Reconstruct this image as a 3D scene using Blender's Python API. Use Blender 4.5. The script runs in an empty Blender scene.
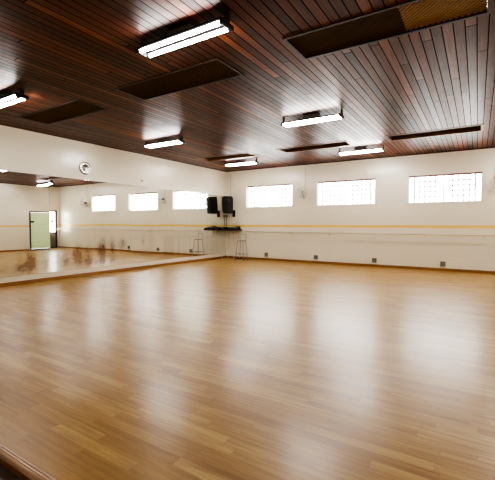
import bpy, bmesh, math, random
from mathutils import Vector, Matrix
random.seed(7)
PI = math.pi
SC = bpy.context.scene
COL = SC.collection

# ------------------------------------------------------------------ room sizes (metres)
W, H = 11.82, 3.52            # x: left wall 0 .. right wall W ; y: back wall 0, room towards -y
YF = -14.4                    # front wall
YS = -11.288                  # edge of the raised wooden floor
ZL = -0.08                    # lower tiled floor
TH = 0.2                      # wall thickness
WIN = [(0.99, 2.955), (3.93, 5.905), (6.90, 8.83)]
WZ0, WZ1 = 2.035, 2.872

# ------------------------------------------------------------------ mesh helpers
def finish(name, bm, m=None, parent=None, smooth=False, bevel=0):
    me = bpy.data.meshes.new(name)
    bmesh.ops.recalc_face_normals(bm, faces=bm.faces)
    bm.to_mesh(me); bm.free()
    if smooth:
        for p in me.polygons: p.use_smooth = True
    o = bpy.data.objects.new(name, me); COL.objects.link(o)
    if m is not None:
        for k in (m if isinstance(m, (list, tuple)) else [m]): me.materials.append(k)
    if parent is not None: o.parent = parent
    if bevel:
        b = o.modifiers.new('bevel', 'BEVEL'); b.width = bevel; b.segments = 2; b.limit_method = 'ANGLE'
    return o

def box(bm, x0, x1, y0, y1, z0, z1, mat=None):
    v = [bm.verts.new(c) for c in ((x0,y0,z0),(x1,y0,z0),(x1,y1,z0),(x0,y1,z0),(x0,y0,z1),(x1,y0,z1),(x1,y1,z1),(x0,y1,z1))]
    fs = [bm.faces.new([v[i] for i in f]) for f in ((3,2,1,0),(4,5,6,7),(0,1,5,4),(1,2,6,5),(2,3,7,6),(3,0,4,7))]
    if mat is not None:
        for f in fs: f.material_index = mat
        
    return v

def tube(bm, pts, r, n=10, cap=True, r1=None):
    pts = [Vector(p) for p in pts]
    rings = []
    up = None
    for i, p in enumerate(pts):
        a = pts[max(i-1, 0)]; b = pts[min(i+1, len(pts)-1)]
        t = (b - a).normalized()
        if up is None:
            up = Vector((0,0,1)) if abs(t.z) < .9 else Vector((1,0,0))
        s = t.cross(up).normalized(); u = s.cross(t).normalized(); up = u
        rr = r if r1 is None else r + (r1-r)*i/(len(pts)-1)
        rings.append([bm.verts.new(p + rr*(math.cos(2*PI*k/n)*s + math.sin(2*PI*k/n)*u)) for k in range(n)])
    for a, b in zip(rings, rings[1:]):
        for k in range(n):
            bm.faces.new((a[k], a[(k+1)%n], b[(k+1)%n], b[k]))
    if cap:
        bm.faces.new(rings[0][::-1]); bm.faces.new(rings[-1])

def lathe(bm, prof, n=32, mtx=None):
    """profile [(r,z)], revolved about z"""
    mtx = mtx or Matrix()
    rings = []
    for r, z in prof:
        if r < 1e-6: rings.append([bm.verts.new(mtx @ Vector((0,0,z)))])
        else: rings.append([bm.verts.new(mtx @ Vector((r*math.cos(2*PI*k/n), r*math.sin(2*PI*k/n), z))) for k in range(n)])
    for a, b in zip(rings, rings[1:]):
        for k in range(n):
            k2 = (k+1) % n
            if len(a) == 1 and len(b) == 1: continue
            if len(a) == 1: bm.faces.new((a[0], b[k], b[k2]))
            elif len(b) == 1: bm.faces.new((a[k], a[k2], b[0]))
            else: bm.faces.new((a[k], a[k2], b[k2], b[k]))

def torus(bm, R, r, mtx, n=40, m=6):
    rings = [[bm.verts.new(mtx @ Vector(((R+r*math.cos(2*PI*j/m))*math.cos(2*PI*i/n), (R+r*math.cos(2*PI*j/m))*math.sin(2*PI*i/n), r*math.sin(2*PI*j/m)))) for j in range(m)] for i in range(n)]
    for i in range(n):
        a, b = rings[i], rings[(i+1)%n]
        for j in range(m): bm.faces.new((a[j], a[(j+1)%m], b[(j+1)%m], b[j]))

def B(): return bmesh.new()

def thing(name, label, cat, loc=(0,0,0), rz=0, group=None):
    o = bpy.data.objects.new(name, None); COL.objects.link(o)
    o.empty_display_size = .1
    o.location = loc; o.rotation_euler = (0,0,rz)
    o['label'] = label; o['category'] = cat
    if group: o['group'] = group
    return o
def tag(o, label, cat, group=None):
    o['label'] = label; o['category'] = cat
    if group: o['group'] = group
    return o
def struct(o, label=None, cat=None):
    o['kind'] = 'structure'
    if label: o['label'] = label
    if cat: o['category'] = cat
    return o
def dup(root, loc, rz=None, label=None, group=None):
    r = root.copy(); COL.objects.link(r); r.location = loc
    if rz is not None: r.rotation_euler = (0,0,rz)
    if label: r['label'] = label
    if group: r['group'] = group
    for ch in list(root.children):
        c = ch.copy(); COL.objects.link(c); c.parent = r
        for g in list(ch.children):
            d = g.copy(); COL.objects.link(d); d.parent = c
    return r

# ------------------------------------------------------------------ node helpers
class NT:
    def __init__(s, name):
        s.m = bpy.data.materials.new(name); s.m.use_nodes = True
        s.t = s.m.node_tree; s.t.nodes.clear()
        s.out = s.t.nodes.new('ShaderNodeOutputMaterial')
    def n(s, typ, **k):
        x = s.t.nodes.new(typ)
        for a, b in k.items(): setattr(x, a, b)
        return x
    def l(s, a, b): s.t.links.new(a, b)
    def put(s, v, sock):
        if hasattr(v, 'is_output'): s.l(v, sock)
        elif v is not None: sock.default_value = v
    def math(s, op, a, b=None, c=None):
        x = s.n('ShaderNodeMath', operation=op)
        for i, v in enumerate((a, b, c)):
            if v is not None: s.put(v, x.inputs[i])
        return x.outputs[0]
    def mix(s, f, a, b, blend='MIX'):
        x = s.n('ShaderNodeMix', data_type='RGBA', blend_type=blend)
        s.put(f, x.inputs[0]); s.put(a, x.inputs[6]); s.put(b, x.inputs[7])
        return x.outputs[2]
    def ramp(s, f, stops, interp='LINEAR'):
        x = s.n('ShaderNodeValToRGB'); x.color_ramp.interpolation = interp
        e = x.color_ramp.elements
        while len(e) < len(stops): e.new(.5)
        for k, (p, c) in zip(e, stops): k.position = p; k.color = c
        s.put(f, x.inputs[0]); return x.outputs[0]
    def xyz(s):
        c = s.n('ShaderNodeTexCoord'); x = s.n('ShaderNodeSeparateXYZ'); s.l(c.outputs['Object'], x.inputs[0])
        return c.outputs['Object'], x.outputs[0], x.outputs[1], x.outputs[2]
    def comb(s, x=0, y=0, z=0):
        c = s.n('ShaderNodeCombineXYZ')
        for i, v in enumerate((x, y, z)): s.put(v, c.inputs[i])
        return c.outputs[0]
    def noise(s, vec, scale, detail=3, rough=.5):
        x = s.n('ShaderNodeTexNoise'); s.put(vec, x.inputs['Vector']); x.inputs['Scale'].default_value = scale
        x.inputs['Detail'].default_value = detail; x.inputs['Roughness'].default_value = rough
        return x.outputs[0]
    def white(s, vec):
        x = s.n('ShaderNodeTexWhiteNoise', noise_dimensions='3D'); s.put(vec, x.inputs['Vector']); return x.outputs[0]
    def bsdf(s, **k):
        x = s.n('ShaderNodeBsdfPrincipled')
        for a, v in k.items(): s.put(v, x.inputs[a.replace('_', ' ')])
        s.l(x.outputs[0], s.out.inputs[0]); return x
    def bump(s, h, dist, strength=1.0):
        x = s.n('ShaderNodeBump'); s.put(h, x.inputs['Height']); x.inputs['Distance'].default_value = dist
        x.inputs['Strength'].default_value = strength; return x.outputs[0]

def C4(r, g, b): return (r, g, b, 1)
def srgb(r, g, b):
    f = lambda c: (c/255/12.92) if c/255 <= .04045 else ((c/255+.055)/1.055)**2.4
    return (f(r), f(g), f(b), 1)

def plain(name, col, rough=.5, metal=0, bumpy=0, **k):
    s = NT(name); v, x, y, z = s.xyz()
    nz = s.noise(v, 18, 3)
    c = s.mix(s.math('MULTIPLY', nz, .25), col, tuple(q*.8 for q in col[:3])+(1,))
    kw = dict(Base_Color=c, Roughness=rough, Metallic=metal); kw.update(k)
    if bumpy: kw['Normal'] = s.bump(nz, bumpy)
    s.bsdf(**kw); return s.m

# ------------------------------------------------------------------ surface materials
def mat_wall(stripe=True):
    s = NT('painted_wall'); v, x, y, z = s.xyz()
    n1 = s.noise(v, .9, 4); n2 = s.noise(v, 60, 2)
    c = s.mix(n1, srgb(228,218,194), srgb(236,227,205))
    if stripe:
        d = s.math('ABSOLUTE', s.math('SUBTRACT', z, 1.312))
        f = s.math('LESS_THAN', d, .047)
        c = s.mix(f, c, srgb(242,205,112))
    s.bsdf(Base_Color=c, Roughness=.25, Specular_IOR_Level=.55,
           Normal=s.bump(s.math('ADD', s.math('MULTIPLY', n1, 3.0), s.math('MULTIPLY', n2, .12)), .004, .6))
    return s.m

def mat_floor():
    s = NT('honey_wood_floor'); v, x, y, z = s.xyz()
    pw, pl = .082, .78
    row = s.math('FLOOR', s.math('DIVIDE', y, pw))
    off = s.white(s.comb(row, 3.1, 0))
    xs = s.math('ADD', s.math('DIVIDE', x, pl), s.math('MULTIPLY', off, 7.0))
    col = s.math('FLOOR', xs)
    rnd = s.white(s.comb(col, row, 5.7))
    rnd2 = s.white(s.comb(col, row, 9.2))
    base = s.ramp(rnd, [(0, srgb(164,122,52)), (.3, srgb(176,136,63)), (.65, srgb(183,144,72)), (1, srgb(199,162,90))])
    gv = s.comb(s.math('ADD', s.math('MULTIPLY', x, 2.2), s.math('MULTIPLY', rnd2, 40)), s.math('MULTIPLY', y, 34), s.math('MULTIPLY', rnd, 20))
    g = s.noise(gv, 1.0, 5, .62)
    base = s.mix(s.ramp(g, [(.35, C4(0,0,0)), (.72, C4(.75,.75,.75))]), base, s.mix(1, base, srgb(186,158,112), 'MULTIPLY'))
    big = s.noise(v, .45, 3)
    base = s.mix(s.ramp(big, [(.4, C4(0,0,0)), (.7, C4(.35,.35,.35))]), base, srgb(178,134,62))
    fy = s.math('FRACT', s.math('DIVIDE', y, pw)); fx = s.math('FRACT', xs)
    ey = s.math('MINIMUM', fy, s.math('SUBTRACT', 1, fy))
    ex = s.math('MULTIPLY', s.math('MINIMUM', fx, s.math('SUBTRACT', 1, fx)), pl/pw)
    e = s.math('MINIMUM', ex, ey)
    seam = s.ramp(e, [(.0, C4(1,1,1)), (.03, C4(0,0,0))])
    base = s.mix(s.math('MULTIPLY', seam, .4), base, srgb(100,66,30))
    rg = s.math('ADD', .30, s.math('MULTIPLY', s.noise(v, 1.7, 4), .12))
    h = s.math('ADD', s.math('MULTIPLY', g, .06), s.math('ADD', s.math('MULTIPLY', rnd2, .1), s.math('MULTIPLY', s.math('MINIMUM', e, .05), 6)))
    s.bsdf(Base_Color=base, Roughness=rg, Specular_IOR_Level=.5, Coat_Weight=.2, Coat_Roughness=.21, Normal=s.bump(h, .003, .12))
    return s.m

def mat_ceiling():
    s = NT('dark_varnished_ceiling_boards'); v, x, y, z = s.xyz()
    pw, pl = .11, 4.6
    row = s.math('FLOOR', s.math('DIVIDE', x, pw))
    off = s.white(s.comb(row, 1.3, 0))
    ys = s.math('ADD', s.math('DIVIDE', y, pl), s.math('MULTIPLY', off, 9.0))
    col = s.math('FLOOR', ys)
    rnd = s.white(s.comb(col, row, 2.7)); rnd2 = s.white(s.comb(col, row, 8.8))
    base = s.ramp(rnd, [(0, srgb(58,28,19)), (.35, srgb(88,44,30)), (.7, srgb(106,56,38)), (.9, srgb(120,66,43)), (1, srgb(148,86,45))])
    gv = s.comb(s.math('MULTIPLY', x, 40), s.math('ADD', s.math('MULTIPLY', y, 1.4), s.math('MULTIPLY', rnd2, 40)), 0)
    g = s.noise(gv, 1.0, 5, .6)
    base = s.mix(s.ramp(g, [(.3, C4(0,0,0)), (.75, C4(.8,.8,.8))]), base, s.mix(1, base, srgb(130,100,92), 'MULTIPLY'))
    mot = s.noise(s.comb(s.math('MULTIPLY', x, 14), s.math('MULTIPLY', y, 5), 0), 1.0, 4, .65)
    fx = s.math('FRACT', s.math('DIVIDE', x, pw)); fy = s.math('FRACT', ys)
    ex = s.math('MINIMUM', fx, s.math('SUBTRACT', 1, fx))
    ey = s.math('MULTIPLY', s.math('MINIMUM', fy, s.math('SUBTRACT', 1, fy)), pl/pw)
    e = s.math('MINIMUM', ex, ey)
    seam = s.ramp(e, [(.03, C4(1,1,1)), (.09, C4(0,0,0))])
    base = s.mix(s.math('MULTIPLY', seam, .9), base, srgb(14,8,6))
    rg = s.math('ADD', .26, s.math('ADD', s.math('MULTIPLY', rnd2, .10), s.math('MULTIPLY', mot, .22)))
    h = s.math('ADD', s.math('MULTIPLY', s.math('MINIMUM', e, .12), 5), s.math('ADD', s.math('MULTIPLY', g, .12), s.math('ADD', s.math('MULTIPLY', rnd, .12), s.math('MULTIPLY', mot, .3))))
    sp = s.math('MULTIPLY', s.math('SUBTRACT', 1, seam), .24)
    s.bsdf(Base_Color=base, Roughness=rg, Specular_IOR_Level=sp, Specular_Tint=(1.0,.86,.78,1), Normal=s.bump(h, .005, .3))
    return s.m

def mat_wood(name, a, b, axis=0, rough=.35):
    s = NT(name); v, x, y, z = s.xyz()
    m = [9, 9, 9]; m[axis] = .9
    g = s.noise(s.comb(s.math('MULTIPLY', x, m[0]), s.math('MULTIPLY', y, m[1]), s.math('MULTIPLY', z, m[2]*3)), 2.0, 5, .6)
    s.bsdf(Base_Color=s.mix(s.ramp(g, [(.3, C4(0,0,0)), (.7, C4(1,1,1))]), a, b), Roughness=rough, Normal=s.bump(g, .002, .3))
    return s.m

def mat_tiles():
    s = NT('dark_grey_tiles'); v, x, y, z = s.xyz()
    t = .3
    fx = s.math('FRACT', s.math('DIVIDE', x, t)); fy = s.math('FRACT', s.math('DIVIDE', y, t))
    e = s.math('MINIMUM', s.math('MINIMUM', fx, s.math('SUBTRACT', 1, fx)), s.math('MINIMUM', fy, s.math('SUBTRACT', 1, fy)))
    seam = s.math('LESS_THAN', e, .015)
    rnd = s.white(s.comb(s.math('FLOOR', s.math('DIVIDE', x, t)), s.math('FLOOR', s.math('DIVIDE', y, t)), 1))
    c = s.mix(rnd, srgb(150,142,144), srgb(166,158,158))
    c = s.mix(s.math('MULTIPLY', s.noise(v, 14, 4), .5), c, srgb(128,118,120))
    c = s.mix(seam, c, srgb(40,36,36))
    s.bsdf(Base_Color=c, Roughness=.4, Normal=s.bump(s.math('MINIMUM', e, .03), .01, .5))
    return s.m

def mat_emit(name, col, strength):
    s = NT(name); e = s.n('ShaderNodeEmission'); e.inputs[0].default_value = col; e.inputs[1].default_value = strength
    s.l(e.outputs[0], s.out.inputs[0]); return s.m

def mat_glass(name, col=(1,1,1,1), gloss=.08):
    s = NT(name)
    t = s.n('ShaderNodeBsdfTransparent'); t.inputs[0].default_value = col
    g = s.n('ShaderNodeBsdfGlossy'); g.inputs['Roughness'].default_value = .02
    fr = s.n('ShaderNodeFresnel'); ge = s.n('ShaderNodeNewGeometry')
    s.l(s.math('ADD', 1.45, s.math('MULTIPLY', ge.outputs['Backfacing'], 1/1.45-1.45)), fr.inputs[0])
    m = s.n('ShaderNodeMixShader'); s.l(fr.outputs[0], m.inputs[0]); s.l(t.outputs[0], m.inputs[1]); s.l(g.outputs[0], m.inputs[2])
    s.l(m.outputs[0], s.out.inputs[0]); return s.m

def mat_frosted_green():
    s = NT('pale_green_frosted_glass'); v, x, y, z = s.xyz()
    n = s.noise(v, 3, 2)
    c = s.mix(n, srgb(196,210,172), srgb(212,222,192))
    d = s.n('ShaderNodeBsdfPrincipled'); s.l(c, d.inputs['Base Color']); d.inputs['Roughness'].default_value = .15
    t = s.n('ShaderNodeBsdfTranslucent'); s.l(c, t.inputs[0])
    m = s.n('ShaderNodeMixShader'); m.inputs[0].default_value = .12
    s.l(d.outputs[0], m.inputs[1]); s.l(t.outputs[0], m.inputs[2]); s.l(m.outputs[0], s.out.inputs[0])
    return s.m

def mat_mirror():
    s = NT('silvered_mirror'); 
    a = s.n('ShaderNodeAttribute'); a.attribute_name = 'stain'; st = a.outputs['Fac']
    g = s.n('ShaderNodeBsdfGlossy'); g.inputs['Color'].default_value = (.87,.885,.85,1); g.inputs['Roughness'].default_value = .0
    d = s.n('ShaderNodeBsdfDiffuse'); d.inputs['Color'].default_value = srgb(120,70,52)
    m = s.n('ShaderNodeMixShader'); s.l(st, m.inputs[0]); s.l(g.outputs[0], m.inputs[1]); s.l(d.outputs[0], m.inputs[2])
    s.l(m.outputs[0], s.out.inputs[0]); return s.m

def mat_brushed():
    s = NT('brushed_steel_disc'); v, x, y, z = s.xyz()
    tn = s.n('ShaderNodeTangent', direction_type='RADIAL', axis='X')
    s.bsdf(Base_Color=srgb(176,174,168), Metallic=1.0, Roughness=.22, Anisotropic=.9, Tangent=tn.outputs[0])
    return s.m

M = dict(
    wall=mat_wall(True), wall_plain=mat_wall(False), floor=mat_floor(), ceil=mat_ceiling(), tiles=mat_tiles(),
    base_x=mat_wood('brown_baseboard_x', srgb(136,92,48), srgb(160,114,66), 0),
    base_y=mat_wood('brown_baseboard_y', srgb(136,92,48), srgb(160,114,66), 1),
    nosing=mat_wood('glossy_light_nosing', srgb(206,170,140), srgb(222,190,164), 0, .14),
    riser=mat_wood('brown_riser', srgb(136,86,54), srgb(160,106,66), 0, .4),
    darkwood=mat_wood('dark_brown_wood', srgb(62,38,24), srgb(88,56,36), 0, .35),
    vent_frame_dark=mat_wood('dark_vent_frame', srgb(40,24,16), srgb(58,36,22), 0, .5),
    frame_light=mat_wood('brown_vent_frame', srgb(112,80,54), srgb(136,100,68), 0, .5),
    slat=plain('dark_lattice', srgb(84,64,40), .8, Specular_IOR_Level=.1),
    vent_back=plain('dark_vent_backing', srgb(50,38,26), .9, Specular_IOR_Level=.1),
    gold_slat=plain('golden_lattice', srgb(168,128,58), .5),  # golden tone stands in for yellow light on the slats
    gold_back=plain('golden_panel', srgb(150,110,48), .6),  # brighter golden colour in place of light from above
    tube=mat_emit('lit_tube', (1.0, .985, .97, 1), 24),
    holder=plain('dark_lampholder', srgb(40,32,30), .45),
    tray=plain('black_light_tray', srgb(12,10,10), .9, Specular_IOR_Level=.0),
    ballast=plain('grey_ballast_box', srgb(120,112,106), .4),
    mirror=mat_mirror(), mirror_edge=plain('mirror_edge', srgb(150,160,150), .3),
    white_paint=plain('white_window_paint', srgb(238,236,232), .4),
    red_paint=plain('dark_red_window_bar', srgb(120,74,80), .45),
    bar=plain('pale_glazing_bar', srgb(190,180,182), .45),
    pane=mat_glass('clear_window_pane'), sill=plain('white_sill', srgb(236,230,220), .4),
    barre=plain('cream_barre_pole', srgb(214,200,170), .35), bracket=plain('cream_bracket', srgb(216,208,192), .4),
    outlet=plain('grey_outlet_plate', srgb(150,146,130), .45), socket=plain('grey_socket', srgb(112,108,98), .4),
    black=plain('black_plastic', srgb(14,13,14), .5), cabinet=plain('charcoal_cabinet', srgb(44,44,42), .45), grille=plain('black_grille', srgb(9,8,10), .6, bumpy=.002),
    cable=plain('grey_cable', srgb(150,142,130), .5), steel=plain('grey_metal_tube', srgb(150,148,144), .32, .7),
    seat=plain('grey_seat', srgb(150,146,140), .45), red=plain('dark_red_plastic', srgb(96,44,40), .4),
    fan_white=plain('pale_grey_fan_plastic', srgb(214,208,196), .4), fan_dark=plain('dark_grey_motor', srgb(96,92,88), .4),
    disc=mat_brushed(), dark=plain('dark_metal', srgb(48,40,38), .4),
    door_frame=plain('dark_purple_door_frame', srgb(48,36,52), .4), green=mat_frosted_green(),
    switch=plain('white_switch', srgb(245,243,240), .35), knob=plain('grey_knob', srgb(160,160,160), .4),
)

# ------------------------------------------------------------------ room shell
def slab_with_holes(xs, ys, holes, f):
    """cells of a grid, skipping cells whose centre lies in a hole; f(x0,x1,y0,y1) adds the cell"""
    for a, b in zip(xs, xs[1:]):
        for c, d in zip(ys, ys[1:]):
            mx, my = (a+b)/2, (c+d)/2
            if any(h[0] < mx < h[1] and h[2] < my < h[3] for h in holes): continue
            f(a, b, c, d)

bm = B(); box(bm, 0, W, YS+.048, 0, -.05, 0); struct(finish('floor', bm, M['floor']))
bm = B(); box(bm, -TH, W+TH, YF-TH, YS+.3, ZL-.1, ZL); struct(finish('floor_tiles', bm, M['tiles']))
# step edge: nosing with two grooves, and riser
bm = B()
prof = [(.047,-.03),(.047,.0),(.046,.003),(.036,.003),(.033,-.001),(.030,.003),(.020,.003),(.017,-.001),(.014,.003),(.006,.001),(.001,-.004),(-.002,-.012),(-.002,-.03)]
a = [bm.verts.new((0, YS+p, q)) for p, q in prof]; b = [bm.verts.new((W, YS+p, q)) for p, q in prof]
for i in range(len(prof)):
    j = (i+1) % len(prof); bm.faces.new((a[i], a[j], b[j], b[i]))
bm.faces.new(a); bm.faces.new(b[::-1])
struct(finish('trim_1', bm, M['nosing']))
bm = B(); box(bm, 0, W, YS+.012, YS+.04, ZL, -.03); struct(finish('trim_2', bm, M['riser']))

# walls
bm = B(); box(bm, -TH, 0, YF, 0, ZL-.1, H+.1); struct(finish('wall_left', bm, M['wall_plain']))
bm = B()
xs = sorted({-TH, W+TH, *[v for w in WIN for v in w]})
slab_with_holes(xs, [ZL-.1, WZ0, WZ1, H+.1], [(w[0], w[1], WZ0, WZ1) for w in WIN], lambda a, b, c, d: box(bm, a, b, 0, TH, c, d))
struct(finish('wall_back', bm, M['wall']))
DY0, DY1, DZ = -1.70, -.20, 2.12
bm = B(); slab_with_holes([YF, DY0, DY1, 0], [ZL-.1, 0, DZ, H+.1], [(DY0, DY1, 0, DZ)], lambda a, b, c, d: box(bm, W, W+TH, a, b, c, d))
struct(finish('wall_right', bm, M['wall']))
bm = B(); box(bm, -TH, W+TH, YF-TH, YF, ZL-.1, H+.1); struct(finish('wall_front', bm, M['wall']))

# ceiling with vent openings
VX = [(.88, 2.86), (3.83, 5.83), (6.80, 8.79)]
VY = [(-8.40, -7.80), (-2.90, -2.30)]
holes = [(x[0], x[1], y[0], y[1]) for x in VX for y in VY]
bm = B()
slab_with_holes(sorted({0, W, *[v for x in VX for v in x]}), sorted({YF, 0, *[v for y in VY for v in y]}), holes,
                lambda a, b, c, d: box(bm, a, b, c, d, H, H+.03))
struct(finish('ceiling', bm, M['ceil']))

# baseboards and top trims
t = .016; hb = .082
bm = B(); box(bm, 0, t, YS+.07, 0, 0, hb); struct(finish('baseboard_left', bm, M['base_y'], bevel=.004))
bm = B(); box(bm, t, W-t, -t, 0, 0, hb); struct(finish('baseboard_back', bm, M['base_x'], bevel=.004))
bm = B(); box(bm, W-t, W, YS+.07, DY0-.05, 0, hb); box(bm, W-t, W, DY1+.05, 0, 0, hb); struct(finish('baseboard_right', bm, M['base_y'], bevel=.004))
for k, (x0, x1, y0, y1) in enumerate([(0, W, -.02, 0), (0, .02, YF, -.02), (W-.02, W, YF, -.02)]):
    bm = B(); box(bm, x0, x1, y0, y1, H-.025, H); struct(finish('trim_%d' % (k+3), bm, M['darkwood']))

# ------------------------------------------------------------------ windows
WL = ['leftmost of the three barred windows, next to the loudspeaker', 'middle one of the three barred windows high on the wall', 'rightmost and largest of the three barred windows']
for k, (x0, x1) in enumerate(WIN):
    w = bpy.data.objects.new('window_%d' % (k+1), None); COL.objects.link(w); w.location = ((x0+x1)/2, 0, WZ0)
    struct(w, WL[k], 'window')
    hw = (x1-x0)/2; hz = WZ1-WZ0; yf = .075
    bm = B(); f = .028
    box(bm, -hw, hw, yf, yf+.05, 0, f); box(bm, -hw, -hw+f, yf, yf+.05, f, hz-.05); box(bm, hw-f, hw, yf, yf+.05, f, hz-.05)
    box(bm, -.02, .02, yf, yf+.05, f, hz-.05)
    finish('frame', bm, M['white_paint'], w)
    bm = B(); box(bm, -hw, hw, yf-.004, yf+.05, hz-.05, hz); finish('head_bar', bm, M['red_paint'], w)
    for sgn in (-1, 1):
        xa, xb = (-hw+.165, -.085) if sgn < 0 else (.085, hw-.165)
        bm = B()
        st = .044
        xo = xa if sgn < 0 else xb
        box(bm, xo-st/2, xo+st/2, yf+.005, yf+.04, f, hz-.05)
        z0, z1 = f, hz-.05
        for i in range(1, 5):
            z = z0 + (z1-z0)*i/5 + .01; hbz = .021 if i == 4 else .018
            box(bm, xa, xb, yf+.012, yf+.032, z-hbz, z+hbz)
        for i in range(1, 5):
            x = xa + (xb-xa)*i/5; box(bm, x-.017, x+.017, yf+.014, yf+.03, z0, z1)
        finish('glazing_bars', bm, M['bar'], w)
    for a, b in ((-hw+f, -.02), (.02, hw-f)):
        bm = B(); v = [bm.verts.new(c) for c in ((a, yf+.044, f), (b, yf+.044, f), (b, yf+.044, hz-.05), (a, yf+.044, hz-.05))]; bm.faces.new(v)
        finish('pane', bm, M['pane'], w)

# ------------------------------------------------------------------ door in the right wall (seen in the mirror)
d = bpy.data.objects.new('door_1', None); COL.objects.link(d); d.location = (W, (DY0+DY1)/2, 0)
struct(d, 'dark framed door with pale green glass, seen in the mirror', 'door')
hw = (DY1-DY0)/2
bm = B(); f = .055
box(bm, -.02, .1, -hw-.02, -hw+f, 0, DZ+.02); box(bm, -.02, .1, hw-f, hw+.02, 0, DZ+.02); box(bm, -.02, .1, -hw+f, hw-f, DZ-f, DZ+.02); box(bm, -.01, .1, -hw+f, hw-f, 0, .07)
finish('door_frame', bm, M['door_frame'], d, bevel=.005)
ysp = hw-f-.33
bm = B(); box(bm, .03, .042, -hw+f+.005, ysp, .075, DZ-f-.005); leaf = finish('leaf', bm, M['green'], d)
bm = B(); box(bm, .015, .057, -hw+f, -hw+f+.2, 1.50, 1.60); finish('hinge', bm, M['dark'], leaf, bevel=.006)
bm = B(); box(bm, .018, .03, ysp-.55, ysp-.25, 1.385, 1.40); tube(bm, [(.0, ysp-.53, 1.39), (.03, ysp-.53, 1.39)], .012); finish('handle', bm, M['steel'], leaf)
bm = B(); v = [bm.verts.new(c) for c in ((.045, ysp, .92), (.045, hw-f, .92), (.045, hw-f, DZ-f), (.045, ysp, DZ-f))]; bm.faces.new(v)
sp = finish('side_pane', bm, M['pane'], d)
bm = B(); box(bm, .02, .07, ysp+.08, ysp+.22, 1.46, 1.60); finish('lock', bm, M['dark'], sp, bevel=.006)
bm = B(); y0, y1 = ysp+.005, hw-f
box(bm, .03, .07, y0, y0+.05, .03, 0.92); box(bm, .03, .07, y1-.05, y1, .03, 0.92); box(bm, .03, .07, y0, y1, 0.85, 0.92); box(bm, .03, .07, y0, y1, .03, .1)
box(bm, .045, .055, y0+.05, y1-.05, .1, 0.85)
finish('lower_panel', bm, M['ballast'], d)

bm = B(); box(bm, W-.012, W, -.135, -.055, 1.24, 1.31); box(bm, W-.018, W-.01, -.11, -.08, 1.26, 1.29)
tag(finish('light_switch', bm, M['switch'], bevel=.003), 'small white light switch beside the green glass door', 'light switch')

# ------------------------------------------------------------------ mirror panels on the left wall
SE = [0, -1.240, -2.446, -3.670, -4.892, -6.106, -7.335, -8.560, -9.780]
BL = [ # stains: y, z, sy, sz, strength
 (-8.40,.33,.10,.05,.25),(-8.06,.37,.07,.07,.5),(-7.94,.40,.06,.05,.5),(-8.02,.32,.05,.04,.4),(-8.03,.5,.04,.09,.25),
 (-7.82,.40,.06,.07,.75),(-7.72,.39,.05,.07,.7),(-7.79,.51,.05,.07,.6),(-7.72,.6,.05,.06,.5),(-7.82,.63,.04,.06,.4),(-7.86,.5,.06,.2,.2),
 (-7.46,.50,.07,.13,.35),(-7.47,.40,.05,.07,.25),(-7.19,.49,.07,.13,.3),(-6.93,.50,.07,.12,.5),(-6.98,.40,.05,.06,.5),(-6.84,.41,.05,.05,.5),
 (-6.62,.61,.08,.09,.75),(-6.70,.57,.05,.06,.6),(-6.60,.50,.06,.06,.65),(-6.66,.39,.07,.06,.75),(-6.55,.39,.05,.05,.6),(-6.62,.75,.09,.10,.25),
 (-6.32,.58,.06,.12,.65),(-6.36,.48,.05,.06,.5),(-6.33,.36,.05,.06,.8),(-6.26,.37,.05,.05,.6),(-6.1,.33,.03,.03,.7),
 (-5.86,.80,.06,.10,.55),(-5.92,.68,.06,.08,.5),(-5.86,.52,.07,.10,.85),(-5.89,.36,.06,.09,.75),(-5.96,.55,.06,.12,.45),
 (-5.56,.82,.05,.08,.35),(-5.53,.68,.05,.08,.4),(-5.52,.45,.06,.10,.45),(-5.57,.33,.05,.06,.4),(-5.62,.55,.05,.2,.25),
 (-5.24,.82,.07,.07,.4),(-5.14,.80,.05,.06,.35),(-5.25,.70,.05,.09,.2),
 (-4.42,.83,.03,.04,.35),(-4.42,.92,.05,.09,.1),(-4.11,.84,.07,.13,.16)]
ST = [(-3.44,.09,.30),(-3.15,.07,.25),(-2.83,.07,.22),(-2.55,.05,.13),(-2.28,.06,.16),(-3.30,.06,.1)]
from mathutils import noise as mnoise
def stain(y, z):
    s = 0
    for (by, bz, sy, sz, k) in BL:
        dy = (y-by)/(sy*1.25); dz = (z-bz)/(sz*1.35)
        if dy*dy+dz*dz < 9: s += k*math.exp(-.5*(dy*dy+dz*dz))
    n = mnoise.fractal(Vector((y*16, z*13, 3.3)), 1.0, 2.0, 4)
    s *= max(0, .85 + .6*n)
    for (by, sy, k) in ST:
        dy = (y-by)/sy
        if abs(dy) < 3 and .3 < z < 1.02:
            s += k*math.exp(-.5*dy*dy)*min(1, (1.02-z)/.1)*(.75+.5*mnoise.noise(Vector((y*9, z*4, 0))))
    return max(0, min(.66, s*.74))
MLAB = ['mirror panel in the room corner, reflecting the loudspeaker and corner table', 'second mirror panel from the corner, reflecting the bar stool',
        'third mirror panel from the corner, with faint grey vertical streaks', 'fourth mirror panel from the corner, reflecting the whole middle window',
        'fifth mirror panel from the corner, a tall brown stain at its left end', 'sixth mirror panel from the corner, below the round metal disc, heavily stained',
        'seventh mirror panel from the corner, reflecting the green glass door leaf', 'mirror panel farthest from the corner, at the end of the mirror row']
TILT = [0.05, -.04, .06, -.05, .06, 0.0, -.16, .05]
MZ0, MZ1 = .205, 2.523
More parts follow.
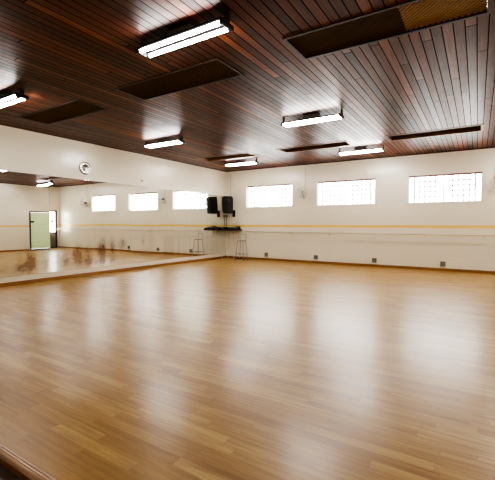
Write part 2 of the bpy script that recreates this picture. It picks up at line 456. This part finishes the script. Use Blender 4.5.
for k in range(8):
    ya, yb = SE[k+1]+.002, SE[k]-.002
    if k == 0: yb = -.004
    cy, cz = (ya+yb)/2, (MZ0+MZ1)/2
    bm = B(); x0, x1 = .004, .010
    zs = [MZ0 + .022*i for i in range(41)]; zs = [z for z in zs if z < 1.1] + [1.12, MZ1]
    ny = 50; ysl = [ya + (yb-ya)*i/ny for i in range(ny+1)]
    g = [[bm.verts.new((x1, y-cy, z-cz)) for y in ysl] for z in zs]
    for r in range(len(zs)-1):
        for c in range(ny): bm.faces.new((g[r][c], g[r][c+1], g[r+1][c+1], g[r+1][c]))
    q = [bm.verts.new((x0, y-cy, z-cz)) for y, z in ((ya, MZ0), (yb, MZ0), (yb, MZ1), (ya, MZ1))]
    f = bm.faces.new(q[::-1]); f.material_index = 1
    f = bm.faces.new([q[0], q[1]] + [g[0][c] for c in range(ny, -1, -1)]); f.material_index = 1
    f = bm.faces.new([q[3], q[2]] + [g[-1][c] for c in range(ny, -1, -1)]); f.material_index = 1
    f = bm.faces.new([q[0], q[3]] + [g[r][0] for r in range(len(zs)-1, -1, -1)]); f.material_index = 1
    f = bm.faces.new([q[1], q[2]] + [g[r][ny] for r in range(len(zs)-1, -1, -1)]); f.material_index = 1
    o = finish('mirror_panel', bm, [M['mirror'], M['mirror_edge']])
    o.location = (0, cy, cz); o.rotation_euler = (0, math.radians(TILT[k]), 0)
    at = o.data.attributes.new('stain', 'FLOAT', 'POINT')
    for i, v in enumerate(o.data.vertices): at.data[i].value = stain(v.co.y+cy, v.co.z+cz) if v.co.x > .008 else 0
    tag(o, MLAB[k], 'mirror', 'wall mirror panels')

# ------------------------------------------------------------------ ceiling lights
def make_light(label):
    t = thing('fluorescent_light', label, 'ceiling light', (0,0,H), 0, 'twin tube fluorescent lights')
    bm = B(); box(bm, -.16, .16, -.05, .05, -.085, 0); finish('ballast_box', bm, M['ballast'], t, bevel=.006)
    for sy in (-1, 1):
        y = sy*.068
        bm = B(); tube(bm, [(-.575, y, -.125), (.575, y, -.125)], .021, 14); finish('tube', bm, M['tube'], t, smooth=False)
        for sx in (-1, 1):
            bm = B(); tube(bm, [(sx*.575, y, -.125), (sx*.625, y, -.125)], .024, 12); finish('end_cap', bm, M['holder'], t)
    for sx in (-1, 1):
        bm = B(); box(bm, sx*.61-.016, sx*.61+.016, -.1, .1, -.15, -.10); box(bm, sx*.61-.014, sx*.61+.014, -.03, .03, -.10, 0)
        finish('lampholder', bm, M['holder'], t, bevel=.004)
    bm = B(); box(bm, -.6, .6, -.1, .1, -.095, -.085); box(bm, -.6, .6, -.1, -.094, -.10, -.095); box(bm, -.6, .6, .094, .1, -.10, -.095); finish('tray', bm, M['tray'], t)
    return t
LX = [1.94, 5.93, 9.93]; LY = [-9.19, -5.46, -1.86]
LL = {(0,0): 'lit twin tube fluorescent light cut off by the left edge of the photo', (1,0): 'large lit twin tube light nearest the camera, between the two dark vents',
      (2,0): 'lit twin tube light beyond the large half golden ceiling vent', (0,1): 'lit fluorescent light above the mirror wall, farther from the dark vents',
      (1,1): 'lit twin tube light in the middle of the ceiling, halfway to the windows', (2,1): 'lit twin tube light on the right side, seen only in the mirror',
      (0,2): 'lit fluorescent light near the corner with the loudspeaker', (1,2): 'lit fluorescent light near the middle window of the back wall',
      (2,2): 'lit twin tube light near the green door, seen only in the mirror'}
first = None
for i, x in enumerate(LX):
    for j, y in enumerate(LY):
        if (i, j) == (2, 0): pass  # unseen fixture, completes the row and kept for its light
        if first is None:
            first = make_light(LL[(i, j)]); first.location = (x, y, H)
        else: dup(first, (x, y, H), 0, LL[(i, j)])

# ------------------------------------------------------------------ ceiling vents
VLAB = [['dark lattice ceiling vent nearest the left wall, beside the leftmost light', 'lattice vent above the corner light with a bright near edge'],
        ['large dark lattice vent in the ceiling, below the big twin tube light', 'narrow looking lattice vent between the two middle ceiling lights'],
        ['large ceiling vent at the top edge, half dark and half golden lattice', 'lattice vent on the right, above the rightmost window']]
def lattice(bm, x0, x1, y0, y1, z, step, w, th):
    for sgn in (1, -1):
        n = int((x1-x0 + y1-y0)/step)+2
        for i in range(n):
            c = i*step
            # line x - x0 = c - (y-y0)  (sgn 1)  or mirrored
            pts = []
            for yy in (y0, y1):
                xx = x0 + c - (yy-y0); pts.append([xx, yy])
            (xa, ya), (xb, yb) = pts
            def clip(xa, ya, xb, yb):
                if xa > x1: tt = (x1-xa)/(xb-xa); xa, ya = x1, ya + tt*(yb-ya)
                if xb < x0: tt = (x0-xa)/(xb-xa); xb, yb = x0, ya + tt*(yb-ya)
                return xa, ya, xb, yb
            if xb >= x1 or xa <= x0: continue
            xa, ya, xb, yb = clip(xa, ya, xb, yb)
            if sgn < 0: xa, xb = x0+x1-xa, x0+x1-xb
            zz = z if sgn > 0 else z+th
            dv = Vector((xb-xa, yb-ya, 0))
            if dv.length < .02: continue
            p = Vector((-dv.y, dv.x, 0)).normalized()*w/2
            q = []
            for h in (0, th):
                for (xx, yy, sg) in ((xa, ya, 1), (xb, yb, 1), (xb, yb, -1), (xa, ya, -1)):
                    q.append(bm.verts.new((xx+sg*p.x, yy+sg*p.y, zz+h)))
            for fc in ((0,1,2,3), (7,6,5,4), (0,1,5,4), (1,2,6,5), (2,3,7,6), (3,0,4,7)): bm.faces.new([q[k] for k in fc])
for i, (x0, x1) in enumerate(VX):
    for j, (y0, y1) in enumerate(VY):
        cx, cy = (x0+x1)/2, (y0+y1)/2; hx, hy = (x1-x0)/2, (y1-y0)/2
        t = thing('ceiling_vent', VLAB[i][j], 'ceiling vent', (cx, cy, H), 0, 'lattice vents in the ceiling')
        bm = B(); f = .035 if j == 0 else .055
        dz = .0 if j == 0 else .05; fz0, fz1 = -.010, .035+dz
        box(bm, -hx-.02, hx+.02, -hy-.02, -hy+f-.02, fz0, fz1); box(bm, -hx-.02, hx+.02, hy-f+.02, hy+.02, fz0, fz1)
        box(bm, -hx-.02, -hx+f-.02, -hy+f-.02, hy-f+.02, fz0, fz1); box(bm, hx-f+.02, hx+.02, -hy+f-.02, hy-f+.02, fz0, fz1)
        finish('frame', bm, M['frame_light'] if j else M['vent_frame_dark'], t)
        xs = (-hx+.016, hx-.016); yy = (-hy+.016, hy-.016)
        if (i, j) == (2, 0):
            sx = 8.02-cx  # beyond this split, light from the roof is painted as golden colour
            bm = B(); box(bm, xs[0], sx, yy[0], yy[1], .028, .035); finish('backing', bm, M['vent_back'], t)
            bm = B(); lattice(bm, xs[0], sx, yy[0], yy[1], .010, .045, .024, .007); finish('lattice', bm, M['slat'], t)
            bm = B(); box(bm, sx, xs[1], yy[0], yy[1], .028, .035); finish('backing', bm, M['gold_back'], t)['label'] = 'golden brown backing'
            bm = B(); lattice(bm, sx, xs[1], yy[0], yy[1], .010, .055, .016, .007); finish('lattice', bm, M['gold_slat'], t)['label'] = 'golden lattice'
        else:
            bm = B(); box(bm, xs[0], xs[1], yy[0], yy[1], .028+dz, .035+dz); finish('backing', bm, M['vent_back'], t)
            bm = B(); lattice(bm, xs[0], xs[1], yy[0], yy[1], .010+dz, .06, .024, .007); finish('lattice', bm, M['slat'], t)

# ------------------------------------------------------------------ ballet barre
t = thing('ballet_barre', 'long thin cream ballet barre along the wall below the yellow stripe', 'barre', (0,-.002,0))
bm = B(); tube(bm, [(1.05, -.2, 1.085), (W-.03, -.2, 1.085)], .021, 14); finish('rail', bm, M['barre'], t, smooth=True)
for x in (1.45, 2.95, 4.42, 5.91, 7.42, 8.90, 10.4):
    bm = B()
    tube(bm, [(x, -.012, 1.03), (x, -.10, 1.035), (x, -.17, 1.05), (x, -.2, 1.068)], .010, 8)
    lathe(bm, [(0,0),(.035,0),(.035,.012),(0,.012)], 16, Matrix.Translation((x, 0, 1.03)) @ Matrix.Rotation(PI/2, 4, 'X'))
    finish('bracket', bm, M['bracket'], t)

# ------------------------------------------------------------------ wall sockets
OL = ['grey wall outlet nearest the stool, under the leftmost window', 'grey wall outlet under the gap between left and middle windows', 'grey wall outlet under the right end of the middle window', 'grey wall outlet under the rightmost window']
o1 = None
for k, x in enumerate((1.90, 3.91, 5.92, 7.90)):
    if o1 is None:
        o1 = thing('wall_outlet', OL[0], 'outlet', (x, 0, .21), 0, 'grey outlets low on the back wall')
        bm = B(); box(bm, -.072, .072, -.035, 0, -.075, .075); finish('plate', bm, M['outlet'], o1, bevel=.006)
        for sx, sz in ((-.034, .034), (.034, .034), (-.034, -.034), (.034, -.034)):
            bm = B(); lathe(bm, [(0,0),(.016,0),(.018,.006),(.026,.006),(.026,0)], 16, Matrix.Translation((sx, -.035, sz)) @ Matrix.Rotation(PI/2, 4, 'X'))
            finish('socket', bm, M['socket'], o1)
    else: dup(o1, (x, 0, .21), 0, OL[k])

# ------------------------------------------------------------------ wall fans
def make_fan(label):
    t = thing('wall_fan', label, 'fan', (0,0,0), 0, 'pale fans on the back wall')
    bm = B(); box(bm, -.05, .05, -.03, 0, -.22, -.06); finish('wall_plate', bm, M['fan_white'], t, bevel=.01)
    bm = B(); tube(bm, [(0,-.03,-.16), (0,-.10,-.13), (0,-.15,-.06), (0,-.16,0)], .018, 10); finish('arm', bm, M['fan_dark'], t, smooth=True)
    R0 = Matrix.Translation((0,-.16,0)) @ Matrix.Rotation(math.radians(102), 4, 'X')
    bm = B(); lathe(bm, [(0,-.10),(.035,-.095),(.055,-.07),(.06,-.02),(.055,.05),(.04,.06),(0,.06)], 24, R0); finish('motor', bm, M['fan_dark'], t, smooth=True)
    bm = B()
    R = .22
    for z, rr in ((.05, R*.94), (.10, R), (.15, R*.94)): torus(bm, rr, .004, R0 @ Matrix.Translation((0,0,z)), 40, 6)
    for z, rr in ((.165, .06), (.162, .11), (.158, .16), (.045, .1), (.045, .15)): torus(bm, rr, .0022, R0 @ Matrix.Translation((0,0,z)), 32, 4)
    for k in range(24):
        a = 2*PI*k/24; c, s = math.cos(a), math.sin(a)
        tube(bm, [R0 @ Vector((q*c, q*s, z)) for q, z in ((.03,.166),(.12,.163),(R*.94,.15),(R,.10),(R*.94,.05),(.05,.045))], .002, 4)
    finish('cage', bm, M['fan_white'], t)
    bm = B(); lathe(bm, [(0,.168),(.04,.166),(.045,.16),(0,.158)], 20, R0); finish('badge_cap', bm, M['fan_white'], t)
    for k in range(3):
        bm = B(); a = 2*PI*k/3
        Rb = R0 @ Matrix.Rotation(a, 4, 'Z') @ Matrix.Translation((0,0,.1))
        prof = [(.03,-.02,.015),(.07,-.05,.05),(.12,-.065,.07),(.17,-.05,.06),(.185,-.01,.03)]
        top = [bm.verts.new(Rb @ Vector((r, y0, -.02))) for r, y0, y1 in prof]; bot = [bm.verts.new(Rb @ Vector((r, y1, .02))) for r, y0, y1 in prof]
        for u in range(len(prof)-1): bm.faces.new((top[u], top[u+1], bot[u+1], bot[u]))
        finish('blade', bm, M['fan_white'], t)
    bm = B(); tube(bm, [(.03,-.008,-.1), (.03,-.008,.9)], .006, 6); finish('cable', bm, M['cable'], t)
    return t
f1 = make_fan('pale wall fan between the left and middle windows'); f1.location = (3.44, 0, 2.50); f1.rotation_euler = (0,0,0)
dup(f1, (9.19, 0, 2.50), 0, 'pale wall fan right of the rightmost window, cut by the photo edge')

# ------------------------------------------------------------------ steel disc and hook on the left wall
bm = B(); R0 = Matrix.Translation((0, 0, 0))
lathe(bm, [(0,.034),(.012,.033),(.03,.028),(.10,.018),(.150,.012),(.156,.02),(.168,.02),(.172,.0),(0,0)], 64, Matrix.Rotation(PI/2, 4, 'Y'))
o = finish('wall_disc', bm, M['disc'], smooth=True); o.location = (0, -6.365, 2.83)
tag(o, 'round shiny brushed metal disc on the wall above the mirrors', 'wall disc')
bm = B(); lathe(bm, [(0,0),(.022,0),(.022,.01),(.008,.014),(.008,.04),(.016,.045),(0,.05)], 16, Matrix.Rotation(PI/2, 4, 'Y'))
tube(bm, [(.03,0,0),(.045,0,-.02),(.05,0,-.035)], .005, 6)
o = finish('wall_hook', bm, M['dark']); o.location = (0, -4.458, 2.70)
tag(o, 'tiny dark hook on the upper wall above the mirrors', 'hook')

# ------------------------------------------------------------------ loudspeaker on its bracket
def rounded_section(w, d, front, n=8, r=.05):
    """outline in x,y: front (towards -y) curved, back narrower"""
    pts = []
    for k in range(n+1):
        a = k/n; x = -w/2 + w*a; pts.append((x, -d/2 - front*math.sin(PI*a)))
    pts += [(w/2, -d/2+.06), (w*.42, d*.15), (w*.30, d/2-.02), (w*.26, d/2), (-w*.26, d/2), (-w*.30, d/2-.02), (-w*.42, d*.15), (-w/2, -d/2+.06)]
    return pts
t = thing('loudspeaker', 'black loudspeaker with rounded top mounted on the back wall near the corner', 'loudspeaker', (.40, -.003, 1.84))
sp_rz = math.radians(33)
RM = Matrix.Translation((-.01, -.43, .30)) @ Matrix.Rotation(sp_rz, 4, 'Z') @ Matrix.Rotation(math.radians(4), 4, 'X')
bm = B()
rings = []
for z, sw in ((-.335,.60),(-.325,.74),(-.305,.84),(-.26,.92),(-.1,.98),(.1,1.0),(.22,.99),(.275,.95),(.312,.86),(.33,.74),(.338,.56)):
    sec = rounded_section(.43*sw, .36*(.7+.3*sw), .03)
    rings.append([bm.verts.new(RM @ Vector((x, y, z))) for x, y in sec])
for a, b in zip(rings, rings[1:]):
    for k in range(len(a)): bm.faces.new((a[k], a[(k+1)%len(a)], b[(k+1)%len(b)], b[k]))
bm.faces.new(rings[0][::-1]); bm.faces.new(rings[-1])
body = finish('cabinet', bm, M['cabinet'], t, smooth=False, bevel=.006)
bm = B(); rings = []
for z, sw in ((-.29,.78),(-.25,.88),(-.1,.94),(.04,.96),(.2,.96),(.26,.91),(.295,.82)):
    n = 8; w = .43*sw*.95
    rings.append([bm.verts.new(RM @ Vector((-w/2+w*k/n, -.178-.034*math.sin(PI*k/n)-.006, z))) for k in range(n+1)])
for a, b in zip(rings, rings[1:]):
    for k in range(n): bm.faces.new((a[k], a[k+1], b[k+1], b[k]))
g = finish('grille', bm, M['grille'], body, smooth=True)
bm = B(); lathe(bm, [(.0,.002),(.045,.0),(.075,-.012),(.085,-.004),(0,-.004)], 24, RM @ Matrix.Translation((0,-.222,.15)) @ Matrix.Rotation(PI/2,4,'X')); finish('horn', bm, M['black'], body, smooth=True)
bm = B()
box(bm, -.06, .06, -.03, 0, -.17, .10); tube(bm, [(0,-.02,.05), (0,-.14,.03), (-.01,-.30,-.01)], .024, 10); tube(bm, [(0,-.02,-.09), (0,-.16,.02)], .015, 8)
tube(bm, [(-.01,-.30,-.04), (-.01,-.36,.06)], .02, 10); box(bm, -.08, .06, -.44, -.28, -.045, -.02)
finish('wall_mount', bm, M['black'], t)
bm = B(); tube(bm, [(-.12,-.25,.1), (-.15,-.1,.05), (-.16,-.02,.2), (-.16,-.012,.8), (-.16,-.012,1.6)], .006, 6); finish('cable', bm, M['cable'], t)

# round grey box with a thin pipe in the corner
t = thing('conduit_box', 'small round grey wall box on a thin pipe in the corner below the loudspeaker', 'conduit box', (.072, -.074, 1.70))
RB = Matrix.Rotation(math.radians(45), 4, 'Z') @ Matrix.Rotation(PI/2, 4, 'X')
bm = B(); lathe(bm, [(0,-.015),(.055,-.015),(.06,-.01),(.06,.0),(.055,.01),(.045,.01),(.042,.004),(0,.004)], 24, RB); finish('box', bm, M['fan_dark'], t, smooth=False)
bm = B(); lathe(bm, [(0,.008),(.042,.008),(.042,.003),(0,.003)], 24, RB); finish('lid', bm, M['outlet'], t)
bm = B(); tube(bm, [(-.01,.01,-.07), (-.01,.01,-.53)], .010, 8); finish('pipe', bm, M['fan_dark'], t)

# ------------------------------------------------------------------ equipment table in the corner
TX0, TX1, TY0, TY1, TZ = .03, .80, -.50, -.03, 1.17
t = thing('equipment_table', 'tall narrow table with black top and thin metal legs in the corner', 'table', ((TX0+TX1)/2, (TY0+TY1)/2, 0))
hx, hy = (TX1-TX0)/2, (TY1-TY0)/2
bm = B(); box(bm, -hx, hx, -hy, hy, TZ-.045, TZ); finish('tabletop', bm, M['black'], t, bevel=.006)
for sx in (-1, 1):
    for sy in (-1, 1):
        bm = B(); tube(bm, [(sx*(hx-.14), sy*(hy-.05), TZ-.045), (sx*(hx-.11), sy*(hy-.03), 0)], .009, 8); finish('leg', bm, M['bracket'], t)
bm = B()
zz = .86; ax, ay = hx-.13, hy-.045
tube(bm, [(-ax,-ay,zz),(ax,-ay,zz)], .007, 8); tube(bm, [(-ax,ay,zz),(ax,ay,zz)], .007, 8); tube(bm, [(-ax,-ay,zz),(-ax,ay,zz)], .007, 8); tube(bm, [(ax,-ay,zz),(ax,ay,zz)], .007, 8)
finish('stretcher', bm, M['bracket'], t)
# mixer
t = thing('audio_mixer', 'black sloping audio mixer on the right part of the corner table', 'mixer', (.575, -.31, TZ))
bm = B(); v = [bm.verts.new(c) for c in ((-.21,-.17,0),(.21,-.17,0),(.21,.17,0),(-.21,.17,0),(-.21,-.17,.05),(.21,-.17,.05),(.21,.17,.10),(-.21,.17,.10))]
for fc in ((3,2,1,0),(4,5,6,7),(0,1,5,4),(1,2,6,5),(2,3,7,6),(3,0,4,7)): bm.faces.new([v[i] for i in fc])
finish('case', bm, M['black'], t, bevel=.006)
for i in range(6):
    for j in range(3):
        x, y = -.165+.066*i, -.08+.08*j; z = .05+(y+.17)/.34*.05
        bm = B(); lathe(bm, [(.012,0),(.011,.014),(0,.014)], 10, Matrix.Translation((x, y, z-.001))); finish('knob', bm, M['knob'], t)
# player
t = thing('disc_player', 'flat black disc player on the left part of the corner table', 'player', (.19, -.32, TZ))
bm = B(); box(bm, -.145, .145, -.15, .15, .008, .08); box(bm, -.14, -.10, -.13, -.09, 0, .01); box(bm, .10, .14, -.13, -.09, 0, .01); box(bm, -.14, -.10, .09, .13, 0, .01); box(bm, .10, .14, .09, .13, 0, .01)
finish('case', bm, M['black'], t, bevel=.005)
bm = B(); lathe(bm, [(.09,0),(.09,.008),(.03,.01),(0,.01)], 28, Matrix.Translation((0,.01,.08))); finish('platter', bm, M['holder'], t)
bm = B(); box(bm, -.12, .05, -.156, -.149, .025, .05); finish('display', bm, M['socket'], t)
# dark red case behind, with cable loops
bm = B(); box(bm, -.11, .11, -.03, .03, 0, .125); box(bm, -.03, .03, -.012, .012, .12, .135)
o = finish('small_case', bm, M['red'], bevel=.008); o.location = (.62, -.062, TZ)
tag(o, 'small dark red case at the back of the corner table', 'case')
bm = B()
pts = [(.46+.075*math.cos(a), -.113, TZ+.006+.24*math.sin(a)) for a in [PI-PI*k/14 for k in range(15)]]
pts += [(.65+.105*math.cos(a), -.113, TZ+.006+.30*math.sin(a)) for a in [PI-PI*k/14 for k in range(1, 15)]]
tube(bm, pts, .005, 6)
tag(finish('cable_loop', bm, M['cable']), 'thin grey cable loops rising behind the corner table against the wall', 'cable')

# ------------------------------------------------------------------ bar stool
t = thing('bar_stool', 'tall thin metal bar stool with low back beside the corner table', 'stool', (.965, -.41, 0), math.radians(4))
# (stands just in front of the table's right end)
t.location = (1.085, -.50, 0)
SZ = .755
bm = B(); lathe(bm, [(0,SZ),(.16,SZ),(.172,SZ-.008),(.172,SZ-.022),(.16,SZ-.028),(0,SZ-.028)], 28); finish('seat', bm, M['seat'], t)
c = .115; fl = .175
for sx in (-1, 1):
    for sy in (-1, 1):
        bm = B(); tube(bm, [(sx*c, sy*c, SZ-.02), (sx*fl, sy*fl, 0.0)], .011, 8); lg = finish('leg', bm, M['steel'], t)
        bm = B(); tube(bm, [(sx*fl, sy*fl, 0.0), (sx*(fl-.002), sy*(fl-.002), .03)], .015, 8); finish('foot', bm, M['black'], lg)
for z, q in ((.235, .155), (.42, .142)):
    bm = B(); 
    k = c + (fl-c)*(SZ-z)/SZ
    if z < .3:
        for a, b in (((-k,-k),(k,-k)), ((k,-k),(k,k)), ((k,k),(-k,k)), ((-k,k),(-k,-k))): tube(bm, [(*a, z), (*b, z)], .008, 8)
        finish('foot_ring', bm, M['steel'], t)
bm = B(); tube(bm, [(-.115,.12,SZ-.02), (-.115,.135,SZ+.18), (-.115,.14,SZ+.235)], .009, 8); tube(bm, [(.115,.12,SZ-.02), (.115,.135,SZ+.18), (.115,.14,SZ+.235)], .009, 8)
tube(bm, [(-.12,.14,SZ+.235), (0,.155,SZ+.237), (.12,.14,SZ+.235)], .011, 8)
finish('backrest', bm, M['steel'], t)

# power strip on the floor by the wall
t = thing('power_strip', 'small black power strip on the floor behind the stool', 'power strip', (.72, -.12, 0))
bm = B(); box(bm, -.12, .12, -.035, .035, 0, .045); finish('case', bm, M['black'], t, bevel=.006)
for k in range(4):
    bm = B(); lathe(bm, [(.018,0),(.018,.003),(.014,.003),(.012,-.004),(0,-.004)], 14, Matrix.Translation((-.08+.053*k, 0, .045))); finish('socket', bm, M['socket'], t)

# ------------------------------------------------------------------ light
wd = bpy.data.worlds.new('sky'); SC.world = wd; wd.use_nodes = True
nt = wd.node_tree; bg = nt.nodes['Background']
tc = nt.nodes.new('ShaderNodeTexCoord'); sx = nt.nodes.new('ShaderNodeSeparateXYZ'); rp = nt.nodes.new('ShaderNodeValToRGB')
nt.links.new(tc.outputs['Generated'], sx.inputs[0]); nt.links.new(sx.outputs[2], rp.inputs[0]); nt.links.new(rp.outputs[0], bg.inputs[0])
rp.color_ramp.elements[0].color = (1,.99,.96,1); rp.color_ramp.elements[1].color = (.86,.93,1,1)
bg.inputs[1].default_value = 6.0
for k, (x0, x1) in enumerate(WIN):
    L = bpy.data.lights.new('window_portal', 'AREA'); L.shape = 'RECTANGLE'; L.size = x1-x0; L.size_y = WZ1-WZ0
    L.cycles.is_portal = True
    o = bpy.data.objects.new('window_portal', L); COL.objects.link(o); o.location = ((x0+x1)/2, TH+.02, (WZ0+WZ1)/2); o.rotation_euler = (-PI/2, 0, 0)

# ------------------------------------------------------------------ camera
cam = bpy.data.cameras.new('camera'); co = bpy.data.objects.new('camera', cam); COL.objects.link(co)
yaw, pitch, roll = math.radians(32.0366), math.radians(-2.4318), math.radians(.1209)
fw = Vector((-math.sin(yaw)*math.cos(pitch), math.cos(yaw)*math.cos(pitch), math.sin(pitch)))
r = Vector((math.cos(yaw), math.sin(yaw), 0)); u = r.cross(fw)
r2 = math.cos(roll)*r + math.sin(roll)*u; u2 = -math.sin(roll)*r + math.cos(roll)*u
m = Matrix((r2, u2, -fw)).transposed().to_4x4(); m.translation = (8.7483, -12.3204, 1.3697)
co.matrix_world = m
cam.sensor_fit = 'HORIZONTAL'; cam.sensor_width = 36; cam.lens = 367.56/495*36; cam.clip_start = .02
SC.camera = co
SC.view_settings.view_transform = 'AgX'; SC.view_settings.look = 'AgX - High Contrast'; SC.view_settings.exposure = 2.08
SC.cycles.use_denoising = True
SC.cycles.max_bounces = 10; SC.cycles.diffuse_bounces = 5; SC.cycles.glossy_bounces = 5; SC.cycles.transparent_max_bounces = 12
SC.cycles.caustics_reflective = True
SC.cycles.sample_clamp_indirect = 10
